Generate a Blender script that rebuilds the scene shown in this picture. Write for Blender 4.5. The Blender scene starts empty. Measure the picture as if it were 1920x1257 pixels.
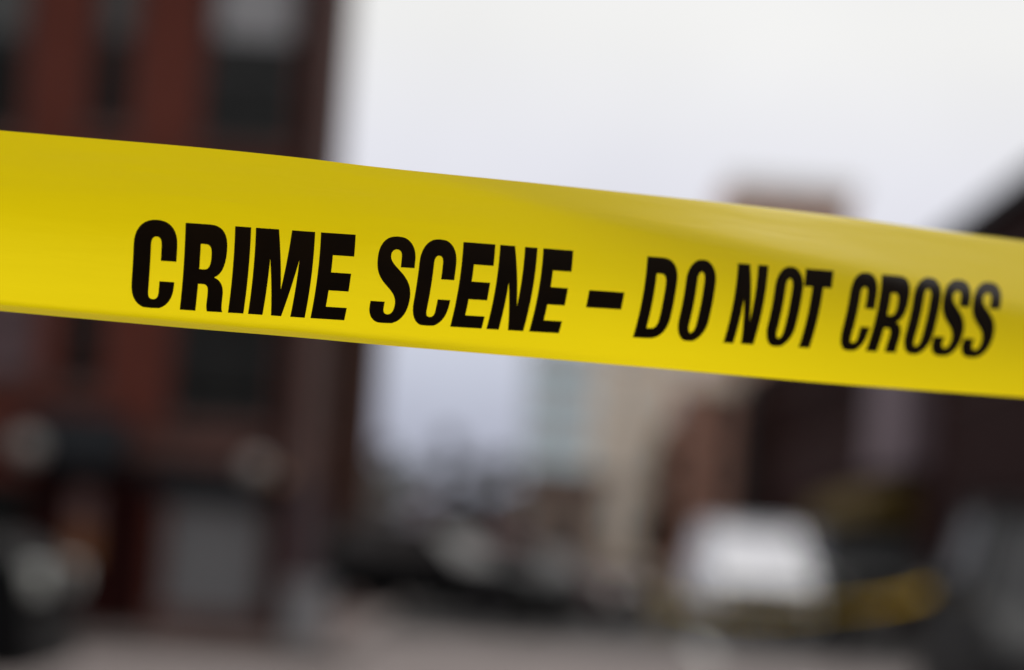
import bpy, bmesh, math, random
from mathutils import Vector, Matrix
from mathutils.geometry import delaunay_2d_cdt
random.seed(11)
R = math.radians
scene = bpy.context.scene
col = scene.collection

# ------------------------------------------------------------------ camera
F = 100/36*1920                       # focal length in photo pixels
ROLL = 4.0
PITCH = math.degrees(math.atan(356/F))
CAM = Vector((0, 0, 1.4))
cr, sr = math.cos(R(ROLL)), math.sin(R(ROLL))
cp, sp_ = math.cos(R(PITCH)), math.sin(R(PITCH))
FWD = Vector((0, cp, sp_)); UP0 = Vector((0, -sp_, cp)); RT0 = Vector((1, 0, 0))
# image rolled clockwise: world verticals lean right
CRT = RT0*cr + UP0*sr
CUP = -RT0*sr + UP0*cr
camd = bpy.data.cameras.new('camera'); cam = bpy.data.objects.new('camera', camd)
col.objects.link(cam)
M = Matrix((CRT, CUP, -FWD)).transposed().to_4x4(); M.translation = CAM
cam.matrix_world = M
camd.sensor_width = 36; camd.lens = 100
camd.clip_start = 0.05; camd.clip_end = 3000
camd.dof.use_dof = True
camd.dof.focus_distance = 1.212
camd.dof.aperture_fstop = 4.3
camd.dof.aperture_blades = 0
scene.camera = cam

# ------------------------------------------------------------------ light
SUN_EL, SUN_AZ = 52, 35               # azimuth clockwise from +Y (high, ahead and to the right)
w = bpy.data.worlds.new('World'); scene.world = w; w.use_nodes = True
nt = w.node_tree; N = nt.nodes; L = nt.links
for n in list(N): N.remove(n)
out = N.new('ShaderNodeOutputWorld'); bg = N.new('ShaderNodeBackground')
sky = N.new('ShaderNodeTexSky'); sky.sky_type = 'NISHITA'; sky.sun_disc = False
sky.sun_elevation = R(SUN_EL); sky.sun_rotation = R(SUN_AZ); sky.air_density = 1.5; sky.dust_density = 4
tc = N.new('ShaderNodeTexCoord'); sep = N.new('ShaderNodeSeparateXYZ')
ramp = N.new('ShaderNodeValToRGB')
noise = N.new('ShaderNodeTexNoise'); noise.inputs['Scale'].default_value = 5.0; noise.inputs['Detail'].default_value = 4
nmr = N.new('ShaderNodeMapRange'); nmr.inputs['To Min'].default_value = 0.92; nmr.inputs['To Max'].default_value = 1.06
nmr.inputs['From Min'].default_value = 0.3; nmr.inputs['From Max'].default_value = 0.7
mul = N.new('ShaderNodeMixRGB'); mul.blend_type = 'MULTIPLY'; mul.inputs['Fac'].default_value = 1
mix = N.new('ShaderNodeMixRGB'); mix.inputs['Fac'].default_value = 0.9
L.new(tc.outputs['Generated'], sep.inputs[0]); L.new(sep.outputs['Z'], ramp.inputs['Fac'])
cloud = [(0.0, (3.6, 3.8, 4.6)), (0.03, (4.5, 4.8, 6.0)), (0.055, (5.6, 6.0, 7.3)), (0.085, (7.0, 7.1, 8.2)), (0.125, (7.9, 7.95, 8.8)),
         (0.175, (8.9, 8.85, 8.8)), (0.5, (10.8, 10.7, 10.4)), (1.0, (11.9, 11.8, 11.6))]
cr_ = ramp.color_ramp
while len(cr_.elements) < len(cloud): cr_.elements.new(0.5)
for e, (p, c) in zip(cr_.elements, cloud):
    e.position = p; e.color = (c[0]/12, c[1]/12, c[2]/12, 1)
gain = N.new('ShaderNodeMixRGB'); gain.blend_type = 'MULTIPLY'; gain.inputs['Fac'].default_value = 1
gain.inputs['Color2'].default_value = (12, 12, 12, 1)
L.new(tc.outputs['Generated'], noise.inputs['Vector']); L.new(noise.outputs['Fac'], nmr.inputs['Value'])
L.new(ramp.outputs['Color'], gain.inputs['Color1'])
L.new(gain.outputs[0], mul.inputs['Color1']); L.new(nmr.outputs['Result'], mul.inputs['Color2'])
L.new(sky.outputs[0], mix.inputs['Color1']); L.new(mul.outputs[0], mix.inputs['Color2'])
L.new(mix.outputs[0], bg.inputs['Color']); bg.inputs['Strength'].default_value = 0.1
L.new(bg.outputs[0], out.inputs['Surface'])
sund = bpy.data.lights.new('sun', 'SUN'); sund.energy = 2.15; sund.angle = R(25); sund.color = (1, 0.985, 0.96)
sun = bpy.data.objects.new('sun', sund); col.objects.link(sun)
d = Vector((math.sin(R(SUN_AZ))*math.cos(R(SUN_EL)), math.cos(R(SUN_AZ))*math.cos(R(SUN_EL)), math.sin(R(SUN_EL))))
sun.rotation_euler = (-d).to_track_quat('-Z', 'Y').to_euler()
scene.view_settings.view_transform = 'Standard'; scene.view_settings.look = 'None'
scene.view_settings.exposure = 0; scene.view_settings.gamma = 1

# ------------------------------------------------------------------ helpers
def ray(px, py):
    a = (px-960)/F; b = (628.5-py)/F
    return FWD + CRT*a + CUP*b
def at(px, py, Y):                    # pixel of the photo -> (x, z) on the plane y = Y
    v = ray(px, py); k = Y/v.y
    return v.x*k, CAM.z + v.z*k
def tag(o, label=None, cat=None, group=None, kind=None):
    if label: o['label'] = label
    if cat: o['category'] = cat
    if group: o['group'] = group
    if kind: o['kind'] = kind
    return o
def empty(name, loc, rz=0, label=None, cat=None, group=None):
    o = bpy.data.objects.new(name, None); col.objects.link(o)
    o.location = loc; o.rotation_euler = (0, 0, rz); o.empty_display_size = 0.3
    return tag(o, label, cat, group)
def copy_tree(o, parent=None):
    c = o.copy(); col.objects.link(c); c.parent = parent
    for ch in list(o.children): copy_tree(ch, c)
    return c
class MB:
    def __init__(s): s.v = []; s.f = []
    def quad(s, *p):
        n = len(s.v); s.v += [tuple(q) for q in p]; s.f.append(tuple(range(n, n+len(p))))
    def box(s, x0, x1, y0, y1, z0, z1):
        n = len(s.v)
        s.v += [(x0,y0,z0),(x1,y0,z0),(x1,y1,z0),(x0,y1,z0),(x0,y0,z1),(x1,y0,z1),(x1,y1,z1),(x0,y1,z1)]
        s.f += [tuple(n+i for i in q) for q in ((0,3,2,1),(4,5,6,7),(0,1,5,4),(1,2,6,5),(2,3,7,6),(3,0,4,7))]
        return s
    def tube(s, a, b, r0, r1=None, seg=12, cap=True):
        r1 = r0 if r1 is None else r1
        a = Vector(a); b = Vector(b); d = (b-a).normalized()
        u = d.orthogonal().normalized(); v = d.cross(u); n = len(s.v)
        for p, r in ((a, r0), (b, r1)):
            for i in range(seg):
                t = 2*math.pi*i/seg; s.v.append(tuple(p+u*math.cos(t)*r+v*math.sin(t)*r))
        for i in range(seg):
            j = (i+1) % seg; s.f.append((n+i, n+j, n+seg+j, n+seg+i))
        if cap: s.f.append(tuple(n+i for i in reversed(range(seg)))); s.f.append(tuple(n+seg+i for i in range(seg)))
        return s
    def prism(s, prof, y0, y1, inset=None):  # profile in x-z, extruded along y
        n = len(s.v); k = len(prof)
        for y in (y0, y1):
            s.v += [(x, y, z) for x, z in prof]
        s.f.append(tuple(n+i for i in range(k))); s.f.append(tuple(n+k+i for i in reversed(range(k))))
        for i in range(k):
            j = (i+1) % k; s.f.append((n+i, n+k+i, n+k+j, n+j))
        return s
    def build(s, name, m, parent=None, smooth=False, bevel=0, seg=2):
        me = bpy.data.meshes.new(name); me.from_pydata(s.v, [], s.f); me.update()
        bm = bmesh.new(); bm.from_mesh(me); bmesh.ops.recalc_face_normals(bm, faces=bm.faces[:]); bm.to_mesh(me); bm.free()
        if smooth:
            for p in me.polygons: p.use_smooth = True
        me.materials.append(m)
        o = bpy.data.objects.new(name, me); col.objects.link(o); o.parent = parent
        if bevel:
            b = o.modifiers.new('bevel', 'BEVEL'); b.width = bevel; b.segments = seg; b.limit_method = 'ANGLE'; b.angle_limit = R(30)
        return o

# ------------------------------------------------------------------ materials
def pmat(name, c, rough=0.7, var=0.15, scale=3.0, metal=0, bump=0.0, spec=0.5, coat=0, c2=None):
    if rough >= .75 and spec == .5: spec = .08       # matt stone, asphalt and foliage
    m = bpy.data.materials.new(name); m.use_nodes = True; t = m.node_tree; b = t.nodes['Principled BSDF']
    tx = t.nodes.new('ShaderNodeTexCoord'); nz = t.nodes.new('ShaderNodeTexNoise')
    nz.inputs['Scale'].default_value = scale; nz.inputs['Detail'].default_value = 6
    t.links.new(tx.outputs['Object'], nz.inputs['Vector'])
    rp = t.nodes.new('ShaderNodeValToRGB')
    if c2 is None: c2 = tuple(min(1, k*(1+var)) for k in c); c = tuple(k*(1-var) for k in c)
    rp.color_ramp.elements[0].position = 0.35; rp.color_ramp.elements[1].position = 0.65
    rp.color_ramp.elements[0].color = (*c, 1); rp.color_ramp.elements[1].color = (*c2, 1)
    t.links.new(nz.outputs['Fac'], rp.inputs['Fac']); t.links.new(rp.outputs['Color'], b.inputs['Base Color'])
    b.inputs['Roughness'].default_value = rough; b.inputs['Metallic'].default_value = metal
    b.inputs['Specular IOR Level'].default_value = spec; b.inputs['Coat Weight'].default_value = coat
    if bump:
        bp = t.nodes.new('ShaderNodeBump'); bp.inputs['Strength'].default_value = bump; bp.inputs['Distance'].default_value = 0.02
        t.links.new(nz.outputs['Fac'], bp.inputs['Height']); t.links.new(bp.outputs['Normal'], b.inputs['Normal'])
    return m
def brick(name, c1, c2, mortar, rough=0.85):
    m = bpy.data.materials.new(name); m.use_nodes = True; t = m.node_tree; b = t.nodes['Principled BSDF']
    tx = t.nodes.new('ShaderNodeTexCoord'); sp = t.nodes.new('ShaderNodeSeparateXYZ'); cb = t.nodes.new('ShaderNodeCombineXYZ')
    ad = t.nodes.new('ShaderNodeMath'); ad.operation = 'ADD'
    t.links.new(tx.outputs['Object'], sp.inputs[0]); t.links.new(sp.outputs['X'], ad.inputs[0]); t.links.new(sp.outputs['Y'], ad.inputs[1])
    t.links.new(ad.outputs[0], cb.inputs['X']); t.links.new(sp.outputs['Z'], cb.inputs['Y'])
    br = t.nodes.new('ShaderNodeTexBrick'); t.links.new(cb.outputs[0], br.inputs['Vector'])
    br.inputs['Scale'].default_value = 1; br.inputs['Brick Width'].default_value = .215; br.inputs['Row Height'].default_value = .075
    br.inputs['Mortar Size'].default_value = .006
    br.inputs['Color1'].default_value = (*c1, 1); br.inputs['Color2'].default_value = (*c2, 1); br.inputs['Mortar'].default_value = (*mortar, 1)
    nz = t.nodes.new('ShaderNodeTexNoise'); nz.inputs['Scale'].default_value = .8; nz.inputs['Detail'].default_value = 5
    t.links.new(tx.outputs['Object'], nz.inputs['Vector'])
    mr = t.nodes.new('ShaderNodeMapRange'); mr.inputs['To Min'].default_value = .75; mr.inputs['To Max'].default_value = 1.25
    t.links.new(nz.outputs['Fac'], mr.inputs['Value'])
    mx = t.nodes.new('ShaderNodeMixRGB'); mx.blend_type = 'MULTIPLY'; mx.inputs['Fac'].default_value = 1
    t.links.new(br.outputs['Color'], mx.inputs['Color1']); t.links.new(mr.outputs['Result'], mx.inputs['Color2'])
    t.links.new(mx.outputs[0], b.inputs['Base Color']); b.inputs['Roughness'].default_value = rough
    b.inputs['Specular IOR Level'].default_value = .06
    bp = t.nodes.new('ShaderNodeBump'); bp.inputs['Distance'].default_value = .01; bp.inputs['Strength'].default_value = .5
    t.links.new(br.outputs['Fac'], bp.inputs['Height']); bp.invert = True; t.links.new(bp.outputs['Normal'], b.inputs['Normal'])
    return m
def glass(name, c, rough=0.08, spec=0.5):
    return pmat(name, c, rough, .25, 1.2, 0, 0, spec)
MT = {}
MT['brick_red'] = brick('red_brick', (.135, .036, .026), (.105, .028, .020), (.09, .045, .036))
MT['brick_dark'] = brick('dark_brick', (.026, .0045, .004), (.017, .0035, .003), (.012, .006, .005))
MT['brick_brown'] = brick('brown_brick', (.06, .026, .018), (.045, .018, .012), (.05, .03, .025))
MT['brick_salmon'] = brick('salmon_brick', (.44, .22, .16), (.37, .18, .13), (.34, .26, .21))
MT['plaster'] = pmat('mauve_plaster', (.064, .035, .031), .8, .2, .8)
MT['plaster_dark'] = pmat('dark_purple_plaster', (.035, .020, .024), .8, .2, .8)
MT['stone_brown'] = pmat('brown_stone', (.10, .055, .048), .8, .2, 2)
MT['stone_tan'] = pmat('tan_stone', (.74, .63, .52), .85, .15, .5)
MT['stone_pale'] = pmat('pale_stone', (.62, .60, .55), .8, .1, 1)
MT['lilac'] = pmat('lilac_render', (.19, .145, .165), .8, .12, 1)
MT['frame'] = pmat('dark_window_frame', (.02, .02, .022), .5)
MT['glass_dark'] = glass('dark_window_glass', (.008, .0085, .0085), .25, .12)
MT['glass_grey'] = glass('grey_window_glass', (.018, .019, .019), .25, .18)
MT['glass_mauve'] = glass('mauve_curtained_glass', (.13, .08, .09), .3)
MT['blind'] = pmat('white_blind', (.30, .30, .315), .7, .1)  # pale tone painted for a sash reflection; also on number plates
MT['blind_grey'] = pmat('grey_blind', (.085, .09, .09), .7, .1)
MT['shutter'] = pmat('grey_roller_shutter', (.21, .21, .22), .5, .06, 2)
MT['black'] = pmat('black_metal', (.006, .006, .0065), .6, spec=.08)
MT['awning'] = pmat('charcoal_canvas', (.018, .02, .023), .9, spec=.1)
MT['awning_y'] = pmat('mustard_canvas', (.10, .066, .016), .8)
MT['asphalt'] = pmat('grey_asphalt', (.155, .132, .127), .85, .25, .9, bump=.3)
MT['paving'] = pmat('pinkish_paving', (.085, .060, .055), .85, .18, 1.5, bump=.2)
MT['kerb'] = pmat('kerb_stone', (.14, .12, .115), .8, .1, 2)
MT['paint'] = pmat('road_paint', (.6, .6, .58), .7, .1, 5)
MT['concrete'] = pmat('concrete', (.26, .26, .26), .85, .12, 2)
MT['rubber'] = pmat('tyre_rubber', (.012, .012, .012), .8)
MT['rim'] = pmat('alloy_rim', (.09, .09, .095), .4, .05, 3, 1)
MT['lamp_glass'] = pmat('headlight_glass', (.40, .41, .39), .2, .05)
MT['tail'] = pmat('red_tail_light', (.35, .02, .02), .2)
MT['hydrant'] = pmat('mustard_enamel', (.22, .15, .05), .45)
MT['orange'] = pmat('orange_enamel', (.42, .13, .02), .5)
MT['bark'] = pmat('bark', (.05, .032, .026), .9, .3, 4, bump=.5)
MT['leaf_brown'] = pmat('brown_leaves', (.055, .03, .022), .8, .4, 2)
MT['leaf_grey'] = pmat('grey_green_leaves', (.19, .195, .185), .8, .3, 2)
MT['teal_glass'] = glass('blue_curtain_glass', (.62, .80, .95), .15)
MT['pale_metal'] = pmat('pale_mullion', (.58, .61, .63), .5)
def paint(n, c, coat=.4, rough=.35, spec=.5): return pmat(n, c, rough, .04, 1, 0, 0, spec, coat)

# ------------------------------------------------------------------ ground
def sheet(name, x0, x1, y0, y1, z, m, kind='structure', th=None):
    b = MB()
    if th: b.box(x0, x1, y0, y1, z-th, z)
    else: b.quad((x0, y0, z), (x1, y0, z), (x1, y1, z), (x0, y1, z))
    o = b.build(name, m); o['kind'] = kind; return o
MT['earth'] = pmat('ground_earth', (.16, .15, .14), .9, .2, .2)
sheet('ground', -1500, 1500, -600, 2500, -.012, MT['earth'])
sheet('cross_road', -200, 200, 3, 26.3, -.004, MT['asphalt'])
sheet('street', -1.3, 6.6, 34.3, 400, -.004, pmat('dark_asphalt', (.028, .026, .026), .85, .2, 2, bump=.3))
sheet('junction', -1.3, 6.6, 26.3, 34.3, -.004, MT['asphalt'])
sheet('pavement', -200, -1.55, 26.6, 60, .11, MT['paving'], th=.13)
sheet('pavement', 6.9, 200, 26.6, 135, .11, MT['paving'], th=.13)
sheet('kerb', -200, -1.55, 26.3, 26.6, .13, MT['kerb'], th=.15)
sheet('kerb', -1.55, -1.3, 26.3, 60, .13, MT['kerb'], th=.15)
sheet('kerb', 6.9, 200, 26.3, 26.6, .13, MT['kerb'], th=.15)
sheet('kerb', 6.6, 6.9, 26.3, 135, .13, MT['kerb'], th=.15)
for k in range(9):
    tag(sheet('lane_marking', 2.6, 2.75, 34+k*9, 38+k*9, .001, MT['paint']))
sheet('stop_line', 2.9, 6.4, 27.0, 27.4, .001, MT['paint'])

# ------------------------------------------------------------------ buildings
def facade(x0, x1, z0, z1, holes, y=0, rev=.22):
    """wall sheet with openings and their reveals; local x-z, facing -y"""
    b = MB(); xs = sorted({x0, x1, *[h[0] for h in holes], *[h[1] for h in holes]})
    zs = sorted({z0, z1, *[h[2] for h in holes], *[h[3] for h in holes]})
    xs = [v for v in xs if x0 <= v <= x1]; zs = [v for v in zs if z0 <= v <= z1]
    for i in range(len(xs)-1):
        for j in range(len(zs)-1):
            cx, cz = (xs[i]+xs[i+1])/2, (zs[j]+zs[j+1])/2
            if any(h[0] < cx < h[1] and h[2] < cz < h[3] for h in holes): continue
            b.quad((xs[i], y, zs[j]), (xs[i+1], y, zs[j]), (xs[i+1], y, zs[j+1]), (xs[i], y, zs[j+1]))
    for a, c, e, f in holes:
        b.quad((a, y, e), (a, y+rev, e), (a, y+rev, f), (a, y, f)); b.quad((c, y, e), (c, y+rev, e), (c, y+rev, f), (c, y, f))
        b.quad((a, y, f), (a, y+rev, f), (c, y+rev, f), (c, y, f)); b.quad((a, y, e), (a, y+rev, e), (c, y+rev, e), (c, y, e))
    return b
def window(par, h, pane=None, bars=(.5,), sill=True, blind=None, y=0, rev=.2, vbars=(), fw=.06, fm=None):
    a, c, e, f = h; fm = fm or MT['frame']
    b = MB(); b.box(a, a+fw, y+rev-.06, y+rev, e, f); b.box(c-fw, c, y+rev-.06, y+rev, e, f)
    b.box(a+fw, c-fw, y+rev-.06, y+rev, e, e+fw); b.box(a+fw, c-fw, y+rev-.06, y+rev, f-fw, f)
    for t in bars: z = e+(f-e)*t; b.box(a+fw, c-fw, y+rev-.058, y+rev-.002, z-.03, z+.03)
    for t in vbars: x = a+(c-a)*t; b.box(x-.025, x+.025, y+rev-.056, y+rev-.004, e+fw, f-fw)
    o = b.build('window', fm, par)
    MB().box(a+fw-.01, c-fw+.01, y+rev-.035, y+rev-.02, e+fw-.01, f-fw+.01).build('pane', pane or MT['glass_dark'], o)
    if blind:
        MB().box(a+fw+.02, c-fw-.02, y+rev-.05, y+rev-.038, e+(f-e)*blind, f-fw).build('blind', MT['blind'], o)
    if sill:
        MB().box(a-.08, c+.08, y-.09, y+rev-.07, e-.12, e-.003).build('sill', MT['stone_brown'], o)
    return o
def shell(par, x0, x1, depth, H, holes, wm, sm=None, y=0, roofm=None, parapet=.5):
    facade(x0, x1, 0, H, holes, y).build('wall', wm, par)
    b = MB(); b.quad((x1, y, 0), (x1, depth, 0), (x1, depth, H), (x1, y, H)); b.build('side_wall', sm or wm, par)
    b = MB(); b.quad((x0, y, 0), (x0, depth, 0), (x0, depth, H), (x0, y, H)); b.quad((x0, depth, 0), (x1, depth, 0), (x1, depth, H), (x0, depth, H))
    b.build('rear_wall', sm or wm, par)
    MB().box(x0+.02, x1-.02, y+.02, depth-.02, H-.3, H-.05).build('roof', roofm or MT['black'], par)

# --- red brick corner building, left
YB = 28.5
def lw(px0, px1, py0, py1, ox=0.0):     # photo rectangle -> local rectangle on the front wall
    xa, _ = at(px0, (py0+py1)/2, YB); xb, _ = at(px1, (py0+py1)/2, YB)
    m = (px0+px1)/2; _, zt = at(m, py0, YB); _, zb = at(m, py1, YB)
    return (xa-ox, xb-ox, zb, zt)
xc, _ = at(603, 200, YB)
bl = empty('brick_building', (xc, YB, 0), 0, 'red brick corner building with dark sash windows and grey roller shutter at the left', 'building')
W1 = lw(385, 562, -110, 272, xc); W2 = lw(176, 256, -110, 240, xc); W3 = lw(-60, 52, -110, 250, xc)
V1 = lw(322, 522, 520, 790, xc); V2 = lw(118, 196, 500, 722, xc); V3 = lw(-70, 72, 490, 700, xc)
SH = lw(303, 492, 940, 1150, xc)
LN = lw(280, 500, 872, 938, xc)
zg = SH[2]
off = -3.6
more = [(-8.6, -7.7, 5.1, 7.3), (-10.6, -9.7, 5.1, 7.3), (-8.6, -7.7, 2.2, 4.0), (-10.6, -9.7, 2.2, 4.0)]
up = [(a, c, e+3.4, f+3.2) for a, c, e, f in (W1, W2, W3)]
doorw = lw(205, 262, 890, 1120, xc)
shop = (-7.6, doorw[0]-.5, .7, lw(0, 10, 900, 1000, xc)[3])
H = 12.5
base_top = lw(300, 400, 822, 868, xc)
shell(bl, -12, 0, 4.0, H, [W1, W2, W3, V1, V2, V3, SH, shop]+more+up, MT['brick_red'], MT['plaster'])
window(bl, W1, MT['glass_grey'], (.36,), blind=.53)  # pale panel in the upper sash stands for a reflection on the glass
for wh, bb in ((W2, .52), (W3, .54)):
    o = window(bl, wh, MT['glass_dark'], (.5,), blind=bb)
    for ch in o.children:
        if ch.name.startswith('blind'): ch.data.materials[0] = MT['blind_grey']
window(bl, V1, MT['glass_grey'], (.5,)); window(bl, V2, MT['glass_dark'], (.5,))
window(bl, V3, MT['glass_mauve'], (.3,), blind=None)
for h in more+up: window(bl, h, MT['glass_dark'], (.5,))
o = window(bl, shop, MT['glass_dark'], (.8,), sill=False, vbars=(.33, .66))
b = MB()
n = 22
for i in range(n):
    z0 = SH[2]+(SH[3]-SH[2])*i/n; z1 = SH[2]+(SH[3]-SH[2])*(i+1)/n
    b.box(SH[0]+.02, SH[1]-.02, .10, .13+.0*i, z0+.006, z1-.006)
b.box(SH[0], SH[1], .135, .15, SH[2], SH[3])
b.build('roller_shutter', MT['shutter'], bl)
MB().box(LN[0], LN[1], -.06, .02, LN[2], LN[3]).build('shutter_fascia', MT['awning'], bl)
# darker ground-floor facing, string course, corner pilasters, cornice
zt = base_top[2]
MB().box(SH[0]-.1, SH[1]+.1, -.28, -.003, .115, SH[2]-.005).build('doorstep', MT['stone_brown'], bl)
MB().box(doorw[1]-1.1, SH[0]-.12, -.04, -.003, .115, zt-.02).build('shopfront_facing', MT['brick_dark'], bl)
MB().box(-12, 0, -.05, -.003, .115, .55).build('plinth', MT['stone_brown'], bl) if False else None
MB().box(-12, .03, -.10, -.003, base_top[2], base_top[3]).build('string_course', MT['stone_brown'], bl)
b = MB(); p0 = lw(560, 600, 650, 790, xc)
pm = base_top[2]*.93
b.box(p0[0], .04, -.08, -.003, pm, H-.95)
b.build('corner_pilaster', MT['plaster'], bl)
b = MB(); b.box(p0[0], .05, -.11, -.003, .115, pm-.003); b.box(.003, .053, -.0028, 4.0, .115, pm-.003); b.build('pilaster_base', MT['plaster_dark'], bl)
b = MB(); b.box(-12.2, .25, -.35, -.003, H-.5, H); b.box(-12.2, .15, -.2, -.003, H-.9, H-.5); b.box(.003, .25, -.003, 5, H-.5, H)
b.build('cornice', MT['stone_brown'], bl)
b = MB(); x = W1[1]+.12; b.tube((x, -.10, .12), (x, -.10, H-.9), .045); b.build('downpipe', MT['black'], bl)
aw = lw(55, 245, 775, 868, xc)
b = MB(); pr = []
n = len(b.v)
b.quad((aw[0], -.003, aw[3]), (aw[1], -.003, aw[3]), (aw[1], -.8, aw[2]+.15), (aw[0], -.8, aw[2]+.15))
b.quad((aw[0], -.8, aw[2]+.15), (aw[1], -.8, aw[2]+.15), (aw[1], -.8, aw[2]-.05), (aw[0], -.8, aw[2]-.05))
b.quad((aw[0], -.003, aw[3]), (aw[0], -.8, aw[2]+.15), (aw[0], -.8, aw[2]-.05), (aw[0], -.003, aw[2]-.05))
b.quad((aw[1], -.003, aw[3]), (aw[1], -.8, aw[2]+.15), (aw[1], -.8, aw[2]-.05), (aw[1], -.003, aw[2]-.05))
b.build('awning', MT['awning'], bl)

def wall_lamp(px, py, r, label, m, back=.45):
    X, Z = at(px, py, YB-back)
    t = empty('wall_lantern', (X, YB-.003, Z), 0, label, 'lantern', 'lanterns on the red brick building')
    b = MB(); b.box(-.05, .05, -.03, 0, -.2, .2); b.tube((0, -.03, .12), (0, -back, r+.10), .02); b.tube((0, -back, r+.12), (0, -back, r), .02)
    b.build('bracket', MT['black'], t)
    bm = bmesh.new(); bmesh.ops.create_uvsphere(bm, u_segments=20, v_segments=12, radius=r)
    me = bpy.data.meshes.new('globe'); bm.to_mesh(me); bm.free(); me.materials.append(m)
    for p in me.polygons: p.use_smooth = True
    g = bpy.data.objects.new('globe', me); col.objects.link(g); g.parent = t; g.location = (0, -back, 0)
    return t
MT['globe'] = pmat('opal_globe', (.25, .225, .21), .4)
MT['amber'] = pmat('amber_globe', (.20, .085, .03), .4)
wall_lamp(478, 878, .13, 'opal glass globe lantern on the brick wall above the grey roller shutter', MT['globe'])
wall_lamp(526, 896, .07, 'small amber globe lantern just right of the opal one above the shutter', MT['amber'])
wall_lamp(52, 838, .15, 'opal glass globe lantern hung beside the charcoal awning', MT['globe'], .9)

# poster case on the dark shopfront
pc = lw(132, 182, 915, 1060, xc)
t = empty('poster_case', (xc+(pc[0]+pc[1])/2, YB-.045, pc[2]), 0, 'pink and orange upright poster case on the dark shopfront', 'poster')
hw = (pc[1]-pc[0])/2; hh = pc[3]-pc[2]
MB().box(-hw-.03, hw+.03, -.05, 0, -.03, hh+.03).build('case', MT['black'], t)
MT['poster_pink'] = pmat('poster_pink', (.17, .09, .085), .5); MT['poster_or'] = pmat('poster_orange', (.22, .075, .02), .5)
MB().box(-hw, hw, -.054, -.0502, hh*.5, hh).build('poster', MT['poster_pink'], t)
MB().box(-hw, hw, -.054, -.0502, 0, hh*.5-.002).build('poster', MT['poster_or'], t)

# pale utility cabinet at the corner
X, _ = at(572, 1160, 27.6)
t = empty('utility_cabinet', (X, 27.6, .11), 0, 'pale grey utility cabinet on the pavement at the building corner', 'cabinet')
MB().box(-.2, .2, -.12, .14, .06, .55).build('body', MT['shutter'], t, bevel=.015)
MB().box(-.17, .17, -.13, -.121, .09, .47).build('door', MT['shutter'], t)
MB().box(-.22, .22, -.14, .16, .553, .60).build('lid', MT['shutter'], t)
MB().box(-.22, .22, -.14, .16, 0, .057).build('plinth', MT['concrete'], t)

# --- narrow dark brown building beyond the corner
Y2 = 45
x1, _ = at(688, 700, Y2)
_, h2 = at(660, 560, Y2)
t = empty('brown_building', (x1, Y2, 0), 0, 'dark brown brick building just behind the red corner building', 'building')
hs = [(-1.6, -.5, 2.6, 4.2), (-3.8, -2.7, 2.6, 4.2), (-1.5, -.5, .3, 2.0)]
shell(t, -6, 0, 5, h2, hs, MT['brick_brown'])
window(t, hs[0], MT['glass_grey']); window(t, hs[1], MT['glass_dark']); window(t, hs[2], MT['glass_dark'])
MB().box(-6.1, .12, -.15, -.003, h2-.3, h2+.02).build('cornice', MT['concrete'], t)

# --- long dark red building along the right side of the street
def line_obj(name, ax, ay, bx, by, label, cat):
    # local x runs from the far end to the near end, facade faces -y (towards the street)
    ang = math.atan2(ay-by, ax-bx); return empty(name, (bx, by, 0), ang, label, cat), math.hypot(ax-bx, ay-by)
t, LR = line_obj('terrace_building', 8.5, 36, 9.95, 128, 'long dark red terrace with black roof gutter receding along the right of the street', 'building')
# in this frame +x points towards the camera, facade normal must face the street (-x world)
def yR(px, py=850):                    # where a sight line through the pixel meets the wall
    v = ray(px, py); A = Vector((8.5, 36)); B = Vector((9.95, 128)); dA = B-A
    # k*(vx,vy) = A + s*dA
    den = v.x*dA.y-v.y*dA.x; k = (A.x*dA.y-A.y*dA.x)/den
    p = Vector((v.x*k, v.y*k)); return (p-B).length, CAM.z+v.z*k
HR = 7.9
holes = []; wins = []
def rwin(px0, px1, z0, z1):
    a, _ = yR(px0); c, _ = yR(px1); return (a, c, z0, z1)
liA, _ = yR(1668); liB, _ = yR(1742)
for k in range(12):
    a = 4+k*7.2
    for z0, z1 in ((.9, 2.6), (4.6, 6.4)):
        for da in (0, 3.2):
            if a+da+1.6 < LR-1 and not (a+da+1.6 > liA-.3 and a+da < liB+.3): holes.append((a+da, a+da+1.6, z0, z1))
shell(t, 0, LR, 11, HR, holes, MT['brick_dark'])
for i, h in enumerate(holes): window(t, h, MT['glass_dark'] if i % 3 else MT['glass_grey'])
b = MB(); b.box(-.2, LR+.3, -.35, -.003, HR-.25, HR+.02); b.build('gutter', MT['black'], t)
b = MB(); n0 = [(-.35, HR+.02), (5.5, HR+2.6), (11, HR+.02)]
b.quad((-.2, -.35, HR+.021), (LR+.3, -.35, HR+.021), (LR+.3, 5.5, HR+1.1), (-.2, 5.5, HR+1.1))
b.quad((-.2, 11.2, HR+.021), (LR+.3, 11.2, HR+.021), (LR+.3, 5.5, HR+1.1), (-.2, 5.5, HR+1.1))
b.quad((LR+.3, -.35, HR+.021), (LR+.3, 5.5, HR+1.1), (LR+.3, 11.2, HR+.021))
b.quad((-.2, -.35, HR+.021), (-.2, 5.5, HR+1.1), (-.2, 11.2, HR+.021))
b.build('pitched_roof', MT['black'], t)
_, lz0 = yR(1690, 885)
fr = MB(); fr.box(liA, liB, -.55, -.003, lz0, HR-.27)
bay = fr.build('rendered_bay', MT['lilac'], t)
_, q1 = yR(1690, 905); ya, _ = yR(1600); yb, _ = yR(1725); _, q0 = yR(1665, 985)
b = MB()
b.quad((ya, -.003, q1), (yb, -.003, q1), (yb, -1.1, q1-.45), (ya, -1.1, q1-.45))
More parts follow.
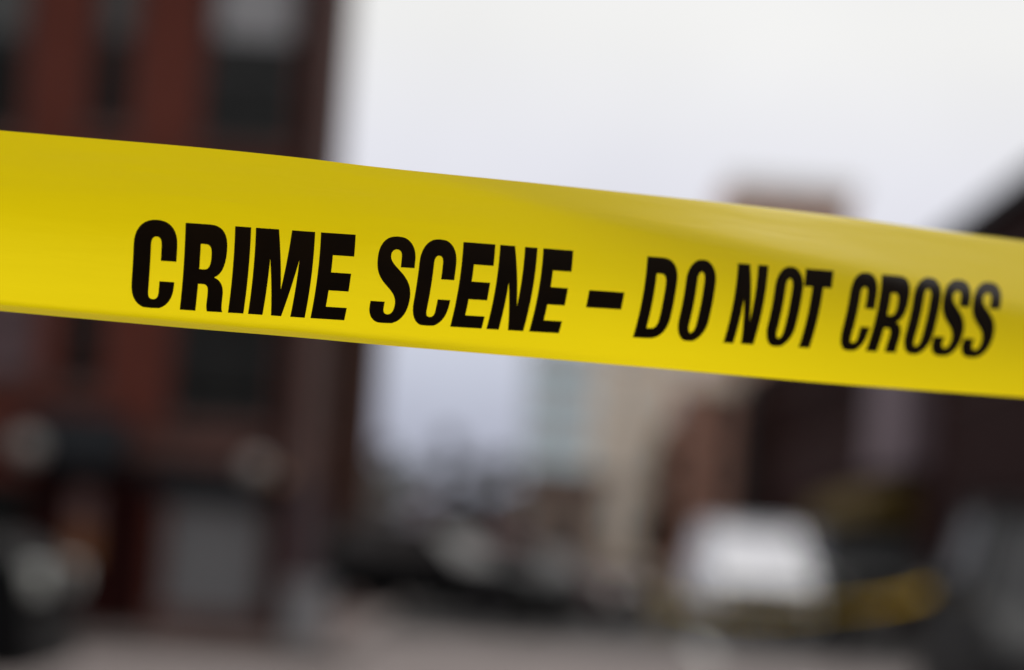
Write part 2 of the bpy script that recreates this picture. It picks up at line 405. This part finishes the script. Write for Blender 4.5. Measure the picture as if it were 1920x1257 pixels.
b.quad((ya, -1.1, q1-.45), (yb, -1.1, q1-.45), (yb, -1.1, q0), (ya, -1.1, q0))
b.quad((yb, -.003, q1), (yb, -1.1, q1-.45), (yb, -1.1, q0), (yb, -.003, q0))
b.quad((ya, -.003, q1), (ya, -1.1, q1-.45), (ya, -1.1, q0), (ya, -.003, q0))
b.build('shop_awning', MT['awning_y'], t)

# --- distant buildings
def block(name, px0, px1, pytop, Y, label, wm, depth=8, cols=3, rows=4, pane=None, cap=None, pyref=None, capH=.8, wfrac=.42, fm=None, z0=1.0):
    pyref = pyref or pytop
    xa, _ = at(px0, pyref, Y); xb, _ = at(px1, pyref, Y); _, Hh = at((px0+px1)/2, pytop, Y)
    W = xb-xa; o = empty(name, (xa, Y, 0), 0, label, 'building')
    hs = []
    for i in range(cols):
        for j in range(rows):
            cw = W/cols; chh = (Hh-z0-.8)/rows
            hs.append((cw*(i+.5)-cw*wfrac/2, cw*(i+.5)+cw*wfrac/2, z0+chh*j+chh*.2, z0+chh*j+chh*.8))
    shell(o, 0, W, depth, Hh, hs, wm)
    for h in hs: window(o, h, pane or MT['glass_grey'], (.5,), fw=.08, fm=fm)
    MB().box(-.25, W+.25, -.3, -.003, Hh-capH, Hh+.02).build('cornice', cap or MT['stone_pale'], o)
    return o
block('tower_block', 1372, 1603, 338, 135, 'reddish brown tower block with a pale cornice rising behind the tape', brick('pink_brick', (.66, .38, .29), (.58, .33, .25), (.5, .42, .36)), 10, 3, 5, cap=pmat('white_stone', (.82, .81, .78), .8, .04), capH=.7)
block('tan_building', 1122, 1300, 560, 118, 'tan stone building in the distance beyond the dark tree', MT['stone_tan'], 12, 2, 4, MT['teal_glass'], MT['stone_tan'], pyref=850, wfrac=.2, fm=MT['pale_metal'])
block('salmon_building', 1283, 1372, 690, 104, 'narrow salmon brick building between the dark tree and the long terrace', MT['brick_salmon'], 8, 1, 3, MT['glass_grey'], MT['stone_tan'], pyref=850, wfrac=.3)
block('glass_building', 985, 1118, 640, 190, 'blue glass office building standing at the end of the street', MT['pale_metal'], 12, 4, 6, MT['teal_glass'], MT['pale_metal'], pyref=800, wfrac=.8, fm=MT['pale_metal'])
block('low_shop', 985, 1130, 885, 92, 'low tan shop beneath the blue glass building', pmat('dusty_tan', (.27, .20, .165), .85), 7, 2, 1, MT['glass_grey'], MT['stone_brown'], pyref=950, capH=.3, z0=.5)
block('concrete_house', 690, 790, 930, 98, 'small grey concrete house at the end of the street behind the black sedan', pmat('grey_render', (.11, .11, .11), .85), 7, 2, 1, MT['glass_dark'], MT['concrete'], pyref=980, capH=.3, z0=.5)
# unseen block added behind the camera to shade the street and darken tape reflections
o = empty('unseen_block', (-40, -16, 0), 0, 'unseen dark brick block across the road, added to darken reflections', 'building')
b = MB(); b.box(0, 80, -10, 0, 0, 11); b.build('wall', MT['brick_brown'], o)
b = MB(); b.box(-.2, 80.2, -10.2, .3, 11.003, 11.5); b.build('cornice', MT['stone_brown'], o)

# ------------------------------------------------------------------ trees
def tree(name, x, y, h, r, label, lm, dens=900, trunk_h=.3, conic=False, leaf=.12, cat='tree', group=None, seed=1, squash=1.0, trunk=.1):
    rnd = random.Random(seed)
    t = empty(name, (x, y, 0), rnd.random()*6, label, cat, group)
    b = MB(); pts = [Vector((0, 0, 0))]
    for k in range(1, 6): pts.append(Vector((rnd.uniform(-.1, .1)*r, rnd.uniform(-.1, .1)*r, h*.9*k/5)))
    for k in range(5): b.tube(pts[k], pts[k+1], trunk*(1-.18*k), trunk*(1-.18*(k+1)), 8, cap=(k in (0, 4)))
    tips = []
    for k in range(26):
        f = rnd.uniform(trunk_h, .95); z = h*f
        i = min(4, int(f/.9*5)); base = pts[i].lerp(pts[i+1], .5)*1.0; base = Vector((base.x, base.y, z*.92))
        rad = r*((1-f)/(1-trunk_h)+.12 if conic else math.sin(math.pi*min(1, max(.06, (f-trunk_h)/(1-trunk_h)*.85+.12))))
        a = rnd.uniform(0, 6.283)
        tip = Vector((math.cos(a)*rad, math.sin(a)*rad*squash, min(h, z+rad*.4)))
        b.tube(base, tip, trunk*.28, trunk*.06, 5, cap=False); tips.append((tip, base, rad))
    b.build('trunk', MT['bark'], t)
    c = MB()
    for k in range(dens):
        tip, base, rad = rnd.choice(tips); q = rnd.uniform(.35, 1.08)
        p = base.lerp(tip, q)+Vector((rnd.gauss(0, .13), rnd.gauss(0, .13), rnd.gauss(0, .13)))*max(.6, r*.6)
        u = Vector((rnd.gauss(0, 1), rnd.gauss(0, 1), rnd.gauss(0, 1))).normalized(); v = u.orthogonal().normalized()
        s = leaf*rnd.uniform(.6, 1.3)
        c.quad(p-u*s, p+v*s*.5, p+u*s, p-v*s*.5)
    c.build('crown', lm, t)
    return t
def tree_px(name, px, pytop, Y, rpx, *a, pyb=None, **k):
    x, _ = at(px, pyb or (pytop+1000)/2, Y); _, z = at(px, pytop, Y); return tree(name, x, Y, z, rpx/F*Y, *a, **k)
tree_px('street_tree', 1246, 770, 74, 34, 'narrow dark tree in front of the tan building', MT['leaf_brown'], 5200, trunk_h=.12, conic=True, leaf=.13, seed=4, trunk=.16)
tree_px('pointed_tree', 838, 800, 130, 46, 'pointed grey green tree at the far end of the street', MT['leaf_grey'], 3200, trunk_h=.1, conic=True, leaf=.18, seed=5)
tree_px('round_tree', 705, 820, 112, 46, 'grey green tree beside the brown building at the far end', MT['leaf_grey'], 2600, trunk_h=.15, leaf=.17, seed=7)
tree_px('round_tree', 760, 865, 150, 60, 'low spreading grey tree left of the pointed tree in the distance', MT['leaf_grey'], 2600, trunk_h=.1, leaf=.2, seed=8)
tree_px('round_tree', 925, 850, 140, 62, 'rounded grey tree right of the pointed tree in the distance', MT['leaf_grey'], 3200, trunk_h=.1, leaf=.2, seed=9)
tree_px('round_tree', 1000, 905, 112, 40, 'small brownish tree in front of the low tan shop', MT['leaf_brown'], 900, trunk_h=.2, leaf=.15, seed=10)

# ------------------------------------------------------------------ street lamp
X, _ = at(1390, 800, 62); _, hz = at(1400, 520, 62)
t = empty('street_lamp', (X, 62, 0), 0, 'dark slim street lamp at the near end of the salmon building', 'street lamp')
MB().tube((0, 0, 0), (0, 0, .8), .16, .13, 14).build('base', MT['frame'], t)
MB().tube((0, 0, .803), (0, 0, hz), .10, .06, 14).build('pole', MT['frame'], t)
b = MB(); b.tube((0, 0, hz-.1), (-.9, 0, hz+.15), .04, .03, 8); b.build('arm', MT['frame'], t)
MB().box(-1.5, -.9, -.12, .12, hz+.1, hz+.22).build('lamp_head', MT['frame'], t, bevel=.03)

# ------------------------------------------------------------------ cars
def car(name, x, y, rz, body_m, label, kind='sedan', glassm=None, group='parked cars', scale=1.0, cat='car', z=0.0, plate=True, lamp=None, bumper_h=.12):
    """front faces local -y; origin on the ground under the middle"""
    glassm = glassm or MT['glass_car']
    t = empty(name, (x, y, z), rz, label, cat, group); t.scale = (scale,)*3
    P = {'sedan': dict(L=4.5, W=1.8, bonnet=.92, roof=1.45, ws0=-.85, ws1=-.2, rw1=1.15, rw0=1.75, tailz=1.0),
         'suv': dict(L=4.6, W=1.9, bonnet=1.12, roof=1.75, ws0=-1.0, ws1=-.45, rw1=1.85, rw0=2.1, tailz=1.15),
         'van': dict(L=5.0, W=2.0, bonnet=1.15, roof=2.02, ws0=-1.75, ws1=-.6, rw1=2.3, rw0=2.42, tailz=1.2)}[kind]
    Ln, W = P['L'], P['W']; f = -Ln/2; r = Ln/2
    prof = [(f+.02, .28), (f, .55), (f+.08, P['bonnet']-.18), (f+.35, P['bonnet']-.06), (P['ws0'], P['bonnet']),
            (P['rw0'], P['tailz']), (r-.08, P['tailz']-.06), (r, .6), (r-.04, .28)]
    # wheel arches
    wy = (f+.85, r-.9); wr = .34
    low = []
    for c in (wy[1], wy[0]):
        for k in range(9):
            a = math.pi*k/8; low.append((c+math.cos(a)*(wr+.05), .28+math.sin(a)*(wr+.03)))
    prof = prof+low
    b = MB(); k = len(prof)
    for xs, ins in ((-W/2, 0), (W/2, 0)):
        b.v += [(xs*(.93 if zz > .8 else 1), yy, zz) for yy, zz in prof]
    b.f.append(tuple(range(k))); b.f.append(tuple(range(2*k-1, k-1, -1)))
    for i in range(k): j = (i+1) % k; b.f.append((i, k+i, k+j, j))
    b.build('body', body_m, t, bevel=.05, seg=3)
    # greenhouse: glass core, roof and pillars
    z0, z1 = P['bonnet']-.01, P['roof']
    hw0, hw1 = W/2*.9, W/2*.74
    g = MB()
    lo = [(-hw0, P['ws0']+.02, z0), (hw0, P['ws0']+.02, z0), (hw0, P['rw0']-.02, P['tailz']-.01), (-hw0, P['rw0']-.02, P['tailz']-.01)]
    hi = [(-hw1, P['ws1'], z1-.05), (hw1, P['ws1'], z1-.05), (hw1, P['rw1'], z1-.05), (-hw1, P['rw1'], z1-.05)]
    g.v = lo+hi; g.f = [(0,1,5,4),(1,2,6,5),(2,3,7,6),(3,0,4,7),(0,3,2,1),(4,5,6,7)]
    g.build('windows', glassm, t)
    MB().box(-hw1-.03, hw1+.03, P['ws1']-.05, P['rw1']+.05, z1-.055, z1).build('roof', body_m, t, bevel=.02)
    for a, c in zip(lo, hi): MB().tube(a, c, .045, .04, 6).build('pillar', body_m, t)
    for s in (-1, 1):
        m0 = Vector((s*hw0, .15, z0)); m1 = Vector((s*hw1, .2, z1-.05)); MB().tube(m0, m1, .035, .03, 6).build('pillar', body_m, t)
    for s in (-1, 1):
        for c in wy:
            wb = MB(); xo = s*(W/2-.11); wb.tube((xo-.1, c, wr), (xo+.1, c, wr), wr, seg=24)
            tq = wb.build('wheel', MT['rubber'], t, bevel=.02)
            MB().tube((xo+s*.09, c, wr), (xo+s*.112, c, wr), wr*.62, wr*.55, seg=20).build('rim', MT['rim'], tq)
        MB().box(min(s*W*.27, s*W*.45), max(s*W*.27, s*W*.45), f-.012, f+.2, P['bonnet']-.38, P['bonnet']-.2).build('headlight', lamp or MT['lamp_glass'], t, bevel=.03)
        MB().box(min(s*W*.3, s*W*.46), max(s*W*.3, s*W*.46), r-.2, r+.012, P['tailz']-.32, P['tailz']-.14).build('tail_light', MT['tail'], t, bevel=.02)
        mb = MB().box(min(s*(W/2-.04), s*(W/2+.17)), max(s*(W/2-.04), s*(W/2+.17)), P['ws0']+.28, P['ws0']+.40, P['bonnet']+.02, P['bonnet']+.16)
        mb.build('mirror', body_m, t, bevel=.03)
    MB().box(-W*.24, W*.24, f-.015, f+.1, P['bonnet']-.40, P['bonnet']-.22).build('grille', MT['black'], t)
    MB().box(-W*.42, W*.42, f-.02, f+.1, .3, .3+bumper_h).build('bumper', MT['black'], t, bevel=.02)
    if plate: MB().box(-.26, .26, f-.026, f-.021, .44, .55).build('number_plate', MT['blind'], t)
    return t
MT['glass_car'] = glass('car_window_glass', (.010, .010, .011), .25, .1)
MT['glass_painted_sky'] = glass('windscreen_painted_sky', (.58, .58, .62), .2, .5)  # near-white base colour stands in for the sky reflected in the glass
MT['glass_dim'] = glass('smoky_glass', (.045, .045, .047), .35, .1)
whitep = paint('white_car_paint', (.78, .78, .81)); blackp = paint('black_car_paint', (.005, .005, .0055), 0, .5, .05)
greyp = pmat('grey_car_paint', (.014, .014, .0145), .6, .05, spec=.08)
redp = paint('dark_red_car_paint', (.11, .025, .022), 0, .5, .15)
def gx(px, Y, py=1100): return at(px, py, Y)[0]
car('parked_van', gx(1432, 43), 45.6, R(3), whitep, 'white van facing the camera, brightest vehicle behind the tape', 'van', MT['glass_painted_sky'], cat='van', scale=.83, bumper_h=.34)
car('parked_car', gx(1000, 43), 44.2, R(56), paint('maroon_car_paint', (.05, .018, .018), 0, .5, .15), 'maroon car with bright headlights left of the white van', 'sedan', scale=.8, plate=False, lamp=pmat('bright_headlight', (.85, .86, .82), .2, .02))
car('parked_car', gx(1650, 45), 47.5, R(2), blackp, 'black car parked on the right of the white van', 'suv')
car('parked_car', gx(806, 38.5), 40, R(62), blackp, 'black sedan parked at an angle left of the maroon car', 'sedan', glassm=pmat('car_glass_painted_reflection', (.045, .04, .04), .3, spec=.2), scale=.92, plate=False, lamp=MT['glass_dim'])  # window colour lightened to stand for a grey reflection
car('parked_car', gx(850, 54), 56, R(12), redp, 'dark red car standing behind the black sedan', 'suv', scale=1.05)
car('parked_car', at(70, 1100, 17)[0]-2.42, 17.9, R(90), blackp, 'black car with a pale headlight cut off by the left edge', 'suv', plate=False, scale=1.05)
car('parked_car', at(1862, 1100, 16)[0]+1.12, 18.6, R(-4), greyp, 'dark grey sport utility car cut off by the right edge', 'suv', MT['glass_dim'], plate=False, lamp=MT['glass_dim'])

# ------------------------------------------------------------------ bollard, far tape and its post
t = empty('bollard', (gx(1582, 36.5, 1180), 36.5, .11), 0, 'black cast iron bollard below the white van on its right', 'bollard')
t.location.z = 0
b = MB(); b.tube((0, 0, 0), (0, 0, .12), .17, .15, 20); b.tube((0, 0, .12), (0, 0, .85), .12, .10, 20); b.build('post', MT['black'], t)
b = MB(); b.tube((0, 0, .853), (0, 0, .9), .14, .14, 20); b.tube((0, 0, .903), (0, 0, 1.02), .12, .03, 20); b.build('cap', MT['black'], t)
kx, kz = at(1582, 1126, 36.3)

def yellow(name, base=(.99, .775, .002)):
    m = bpy.data.materials.new(name); m.use_nodes = True; t = m.node_tree; b = t.nodes['Principled BSDF']
    tx = t.nodes.new('ShaderNodeTexCoord'); nz = t.nodes.new('ShaderNodeTexNoise'); nz.inputs['Scale'].default_value = 9; nz.inputs['Detail'].default_value = 5
    t.links.new(tx.outputs['Object'], nz.inputs['Vector'])
    rp = t.nodes.new('ShaderNodeValToRGB'); rp.color_ramp.elements[0].position = .3; rp.color_ramp.elements[1].position = .7
    rp.color_ramp.elements[0].color = (base[0]*.97, base[1]*.965, base[2], 1); rp.color_ramp.elements[1].color = (*base, 1)
    t.links.new(nz.outputs['Fac'], rp.inputs['Fac']); t.links.new(rp.outputs[0], b.inputs['Base Color'])
    b.inputs['Roughness'].default_value = .30; b.inputs['IOR'].default_value = 1.6
    mp = t.nodes.new('ShaderNodeMapping'); mp.inputs['Scale'].default_value = (6, 6, 55); mp.inputs['Rotation'].default_value = (0, R(-4), 0)
    t.links.new(tx.outputs['Object'], mp.inputs['Vector'])
    n2 = t.nodes.new('ShaderNodeTexNoise'); n2.inputs['Scale'].default_value = 1; n2.inputs['Detail'].default_value = 7; n2.inputs['Roughness'].default_value = .55
    t.links.new(mp.outputs[0], n2.inputs['Vector'])
    bp = t.nodes.new('ShaderNodeBump'); bp.inputs['Strength'].default_value = .16; bp.inputs['Distance'].default_value = .0035
    t.links.new(n2.outputs['Fac'], bp.inputs['Height']); t.links.new(bp.outputs['Normal'], b.inputs['Normal'])
    tr = t.nodes.new('ShaderNodeBsdfTranslucent'); tr.inputs['Color'].default_value = (*base, 1)
    mx = t.nodes.new('ShaderNodeMixShader'); mx.inputs['Fac'].default_value = .63
    o = t.nodes['Material Output']
    t.links.new(b.outputs[0], mx.inputs[1]); t.links.new(tr.outputs[0], mx.inputs[2]); t.links.new(mx.outputs[0], o.inputs['Surface']); t.links.new(bp.outputs['Normal'], tr.inputs['Normal'])
    return m
MT['tape'] = yellow('yellow_polythene')
YT = 19.0
farpts = [(1248, 1128, 42.6), (1330, 1146, 41), (1420, 1154, 39.5), (1500, 1150, 38), (1582, 1138, 36.2), (1640, 1133, 31), (1692, 1124, 26), (1742, 1109, 21), (1783, 1096, 17.95)]
b = MB()
P3 = []
for i, (px, py, yy) in enumerate(farpts):
    x, z = at(px, py, yy); P3.append((x, yy, z))
for (a, c) in zip(P3, P3[1:]):
    b.quad((a[0], a[1], a[2]-.023), (c[0], c[1], c[2]-.023), (c[0], c[1]+.02, c[2]+.023), (a[0], a[1]+.02, a[2]+.023))
o = b.build('barrier_tape', MT['tape']); s = o.modifiers.new('thickness', 'SOLIDIFY'); s.thickness = .001
tag(o, 'second yellow tape in the blurred background strung past the black bollard to the grey car', 'tape')
t = empty('fire_hydrant', (gx(1245, 43, 1130), 43, 0), 0, 'mustard yellow fire hydrant between the maroon car and the white van', 'hydrant')
b = MB(); b.tube((0, 0, .05), (0, 0, .55), .14, .13, 18); b.tube((0, 0, 0), (0, 0, .05), .2, .2, 18); b.build('barrel', MT['hydrant'], t)
b = MB(); b.tube((0, 0, .552), (0, 0, .6), .18, .18, 18); b.tube((0, 0, .6), (0, 0, .74), .15, .06, 18); b.tube((0, 0, .74), (0, 0, .8), .035, .035, 6); b.build('bonnet', MT['hydrant'], t)
for a, c in (((.1, 0, .42), (.24, 0, .42)), ((-.1, 0, .42), (-.24, 0, .42)), ((0, -.1, .36), (0, -.25, .36))):
    MB().tube(a, c, .07, .08, 12).build('outlet_cap', MT['hydrant'], t)

# ------------------------------------------------------------------ the barrier tape (main subject)
def interp(pts, x):
    if x <= pts[0][0]: (a, b_), (c, d_) = pts[0], pts[1]
    elif x >= pts[-1][0]: (a, b_), (c, d_) = pts[-2], pts[-1]
    else:
        for i in range(len(pts)-1):
            if pts[i][0] <= x <= pts[i+1][0]: break
        # Catmull-Rom through the points
        p1, p2 = pts[i], pts[i+1]
        p0 = pts[i-1] if i else (2*p1[0]-p2[0], 2*p1[1]-p2[1]); p3 = pts[i+2] if i+2 < len(pts) else (2*p2[0]-p1[0], 2*p2[1]-p1[1])
        h = p2[0]-p1[0]; t = (x-p1[0])/h
        m1 = (p2[1]-p0[1])/(p2[0]-p0[0])*h; m2 = (p3[1]-p1[1])/(p3[0]-p1[0])*h
        return (2*t**3-3*t*t+1)*p1[1]+(t**3-2*t*t+t)*m1+(-2*t**3+3*t*t)*p2[1]+(t**3-t*t)*m2
    return b_+(d_-b_)*(x-a)/(c-a)
TOP = [(-100, 236), (0, 245), (187, 261), (375, 277), (562, 296), (712, 314), (1000, 343), (1200, 364), (1380, 383), (1575, 406), (1725, 427), (1920, 452), (2020, 467)]
BOT = [(-100, 574), (0, 583.5), (333, 614), (560, 633), (700, 646), (915, 664), (1220, 690), (1552, 719), (1920, 746), (2020, 753)]
CAP = [(0, 396), (348, 418), (602, 436), (869, 454), (1019, 466), (1214, 481), (1384, 494), (1511, 504), (1654, 515), (1873, 532), (2020, 543)]
BAS = [(0, 557), (337, 581), (465, 589), (582, 597), (844, 613), (992, 622), (1187, 633), (1356, 643), (1500, 652), (1627, 659), (1840, 671), (2020, 680)]
SHF = [(0, 4), (348, 11), (480, 15), (602, 20), (869, 25), (1019, 27), (1384, 28), (1654, 31), (2020, 32)]
def sst(a, b_, x):
    t = max(0, min(1, (x-a)/(b_-a))); return t*t*(3-2*t)
SH_N = 60
def slope(u, t):
    """lean of the strip across its width: + faces the ground, - faces the sky"""
    x = u/1000
    left = 1-sst(.1, 1.3, x)
    s = -.17*left*(1-sst(.15, .7, t)) - .10*(1-left)*(1-sst(.1, .4, t))
    s += (.26+.30*(1-left))*sst(.25, 1.0, t)
    edge = .44*(x-.78)/1.14 if x > .78 else 0         # sheen wedge along the top, widening to the right
    s -= 1.10*sst(.70, 1.5, x)*(1-sst(edge*.88-.02, edge*1.02+.045, t))
    s -= .75*sst(.925, .99, t)*(1-sst(.6, 1.4, x))    # lower edge curls forward on the left
    s -= .25*(1-sst(0, .035, t))*sst(.4, 1.0, x)
    return s
def row(u, q):
    """u = pixel along the cap line, q = -1 top edge, 0 cap line, 1 baseline, 2 bottom edge -> photo pixel"""
    x = u
    for _ in range(3):
        ct, cc, cb, ce = interp(TOP, x), interp(CAP, x), interp(BAS, x), interp(BOT, x)
        if q < 0: y = cc+(cc-ct)*q
        elif q <= 1: y = cc+(cb-cc)*q
        else: y = cb+(ce-cb)*(q-1)
        wv = (y-cc)/(cb-cc)
        g = .35*wv+.65*wv*wv if wv > 0 else .30*wv
        x = u-interp(SHF, u)*g
    t = (y-ct)/(ce-ct)
    return x, y, t
def depth0(x): x /= 1000; return 1.165+.05*x+.042*x*x+.0009*math.sin(x*6.1+.5)
_cache = {}
def zoff(u, t):
    k = round(u/8)
    if k not in _cache:
        acc = [0.0]
        for i in range(SH_N):
            acc.append(acc[-1]+slope(k*8, (i+.5)/SH_N)/SH_N*.076)
        mid = acc[SH_N//2]; _cache[k] = [a-mid for a in acc]
    c = _cache[k]; f = max(0, min(1, t))*SH_N; i = min(SH_N-1, int(f)); return c[i]+(c[i+1]-c[i])*(f-i)
def zoffs(u, t):
    k = math.floor(u/8); f = u/8-k
    return zoff(k*8, t)*(1-f)+zoff((k+1)*8, t)*f
def surf(u, q, lift=0.0):
    x, y, t = row(u, q)
    dpt = depth0(x)+zoffs(u, t)-lift
    return CAM+ray(x, y)*dpt
tape = empty('crime_scene_tape', surf(960, 2), 0, 'yellow plastic tape lettered in black stretched across the foreground', 'tape')
inv = Matrix.Translation(-tape.location)
def tape_mesh(name, verts, faces, m, smooth=True):
    me = bpy.data.meshes.new(name); me.from_pydata([inv @ v for v in verts], [], faces); me.update()
    if smooth:
        for p in me.polygons: p.use_smooth = True
    me.materials.append(m); o = bpy.data.objects.new(name, me); col.objects.link(o); o.parent = tape; return o
us = [-260+i*12 for i in range(int(2560/12)+1)]
qs = [-1+i/14 for i in range(15)]+[i/16 for i in range(1, 17)]+[1+i/12 for i in range(1, 13)]
V = [surf(u, q) for u in us for q in qs]; nq = len(qs); Fc = []
for i in range(len(us)-1):
    for j in range(nq-1):
        a = i*nq+j; Fc.append((a, a+1, a+nq+1, a+nq))
band = tape_mesh('band', V, Fc, MT['tape'])

# --- lettering: contours in a unit box (x 0..1, y 0..1 up)
def bez(p0, p1, p2, p3, n=9):
    r = []
    for i in range(1, n+1):
        t = i/n; s = 1-t
        r.append(tuple(s**3*a+3*s*s*t*b_+3*s*t*t*c+t**3*d_ for a, b_, c, d_ in zip(p0, p1, p2, p3)))
    return r
def path(*seg):
    pts = [seg[0]]
    for s in seg[1:]:
        if len(s) == 2: pts.append(s)
        else:
            c = list(zip(s[0::2], s[1::2])); pts += bez(pts[-1], *c)
    if (pts[-1][0]-pts[0][0])**2+(pts[-1][1]-pts[0][1])**2 < 1e-8: pts.pop()
    return pts
def oval(x0, x1, y0, y1, ry, k=.56):
    cx = (x0+x1)/2; rx = (x1-x0)/2; e = 1-k
    return path((x0, y0+ry), (x0, y1-ry), (x0, y1-ry*e, x0+rx*e, y1, cx, y1), (x1-rx*e, y1, x1, y1-ry*e, x1, y1-ry),
                (x1, y0+ry), (x1, y0+ry*e, x1-rx*e, y0, cx, y0), (x0+rx*e, y0, x0, y0+ry*e, x0, y0+ry))
def gC(s=.40):
    return [path((1, .545), (1, .74), (1, .92, .80, 1.015, .52, 1.015), (.2, 1.015, 0, .90, 0, .72), (0, .27),
                 (0, .08, .2, -.015, .50, -.015), (.80, -.015, .985, .08, .985, .27), (.985, .31), (.64, .31), (.64, .19),
                 (.64, .12, .60, .10, .52, .10), (.44, .10, s, .12, s, .20), (s, .73), (s, .79, .45, .82, .52, .82), (.60, .82, .64, .79, .64, .72), (.64, .545))]
def gR():
    return [[(0, 0), (0, 1)] + path((0, 1), (.58, 1), (.88, 1, 1, .90, 1, .74), (1, .55, .92, .43, .74, .395), (.94, .36, .985, .28, .985, .18),
            (.985, .08, .985, .03, 1.03, 0), (.65, 0), (.61, .05, .62, .10, .62, .18), (.62, .28, .60, .31, .48, .31), (.375, .31), (.375, 0))[1:],
            path((.375, .77), (.48, .77), (.60, .77, .64, .74, .64, .64), (.64, .53, .60, .48, .49, .48), (.375, .48))]
def gI(): return [[(0, 0), (0, 1), (1, 1), (1, 0)]]
def gM(): return [[(0, 0), (0, 1), (.39, 1), (.505, .31), (.61, 1), (1, 1), (1, 0), (.745, 0), (.765, .66), (.585, 0), (.405, 0), (.27, .65), (.255, 0)]]
def gE(): return [[(0, 0), (0, 1), (1, 1), (1, .745), (.385, .745), (.385, .545), (.965, .545), (.965, .335), (.385, .335), (.385, .145), (1, .145), (1, 0)]]
def gS(s=.40):
    return [path((1, .655), (1, .75), (1, .92, .80, 1.015, .53, 1.015), (.22, 1.015, .03, .92, .03, .74), (.03, .60, .12, .53, .30, .45),
                 (.52, .36, .64, .31, .64, .205), (.64, .13, .58, .10, .50, .10), (.41, .10, .37, .13, .37, .19), (.37, .245), (0, .245), (0, .19),
                 (0, .06, .20, -.015, .47, -.015), (.80, -.015, 1, .08, 1, .27), (1, .42, .90, .50, .70, .59),
                 (.46, .69, .37, .72, .37, .79), (.37, .83, .43, .86, .51, .86), (.60, .86, .645, .83, .645, .77), (.645, .655))]
def gN(): return [[(0, 0), (0, 1), (.40, 1), (.665, .29), (.665, 1), (1, 1), (1, 0), (.585, 0), (.335, .56), (.335, 0)]]
def gO(s=.37): return [oval(0, 1, -.015, 1.015, .27), oval(s, 1-s, .10, .86, .10)]
def gD(s=.34): return [path((0, 0), (0, 1), (.48, 1), (.82, 1, 1, .90, 1, .72), (1, .28), (1, .10, .82, 0, .48, 0)),
                       path((s, .80), (.46, .80), (.60, .80, .655, .76, .655, .68), (.655, .27), (.655, .16, .60, .125, .46, .125), (s, .125))]
def gT(): return [[(.30, 0), (.30, .775), (0, .775), (0, 1), (1, 1), (1, .775), (.70, .775), (.70, 0)]]
def gDash(): return [[(0, .33), (0, .54), (1, .54), (1, .33)]]
def inside(p, cs):
    r = False; x, y = p
    for c in cs:
        n = len(c)
        for i in range(n):
            (x0, y0), (x1_, y1_) = c[i], c[(i+1) % n]
            if (y0 > y) != (y1_ > y) and x < (x1_-x0)*(y-y0)/(y1_-y0)+x0: r = not r
    return r
def densify(c, W):
    o = []
    for i in range(len(c)):
        a, b_ = c[i], c[(i+1) % len(c)]
        Ld = math.hypot((a[0]-b_[0])*W, (a[1]-b_[1])*165); n = max(1, int(Ld/9))
        for k in range(n): o.append((a[0]+(b_[0]-a[0])*k/n, a[1]+(b_[1]-a[1])*k/n))
    return o
INK = pmat('black_ink', (.0095, .0045, .0012), .45, .25, 40, spec=.08)
LIFT = .00016
def word(letters, label=None, name='printed_word'):
    V = []; Fs = []
    for g, u0, u1 in letters:
        W = u1-u0; cs = [densify(c, W) for c in g]
        pts = [p for c in cs for p in c]; ed = []; n = 0
        for c in cs:
            ed += [(n+i, n+(i+1) % len(c)) for i in range(len(c))]; n += len(c)
        nx = max(2, int(W/7)); 
        for i in range(nx+1):
            for j in range(24):
                p = ((i+.37)/(nx+.7), (j+.5)/24)
                if inside(p, cs) and min(math.hypot((p[0]-q[0])*W, (p[1]-q[1])*165) for q in pts) > 3: pts.append(p)
        S = 165/W
        res = delaunay_2d_cdt([Vector((p[0], p[1]*S)) for p in pts], ed, [], 0, 1e-5)
        vs = res[0]; base = len(V)
        for v in vs: V.append(surf(u0+v.x*W, 1-v.y/S, LIFT))
        for f in res[2]:
            cx = sum(vs[i].x for i in f)/3; cy = sum(vs[i].y for i in f)/3/S
            if inside((cx, cy), cs): Fs.append(tuple(base+i for i in reversed(f)))
    o = tape_mesh(name, V, Fs, INK)
    if label: o['label'] = label
    return o
word([(gC(), 252, 334), (gR(), 348, 428), (gI(), 441, 471), (gM(), 480, 591), (gE(), 602, 667)], 'black printed word CRIME')
word([(gS(), 709, 782), (gC(), 790, 859), (gE(), 869, 929), (gN(), 938, 1008), (gE(), 1019, 1075)], 'black printed word SCENE')
word([(gDash(), 1113, 1179)], 'black printed dash', 'printed_dash')
word([(gD(), 1214, 1274), (gO(.385), 1290, 1346)], 'black printed word DO')
word([(gN(), 1384, 1441), (gO(.385), 1457, 1510), (gT(), 1511, 1563)], 'black printed word NOT')
word([(gC(), 1598, 1649), (gR(), 1654, 1710), (gO(.385), 1717, 1769), (gS(), 1771, 1824), (gS(), 1827, 1881)], 'black printed word CROSS')
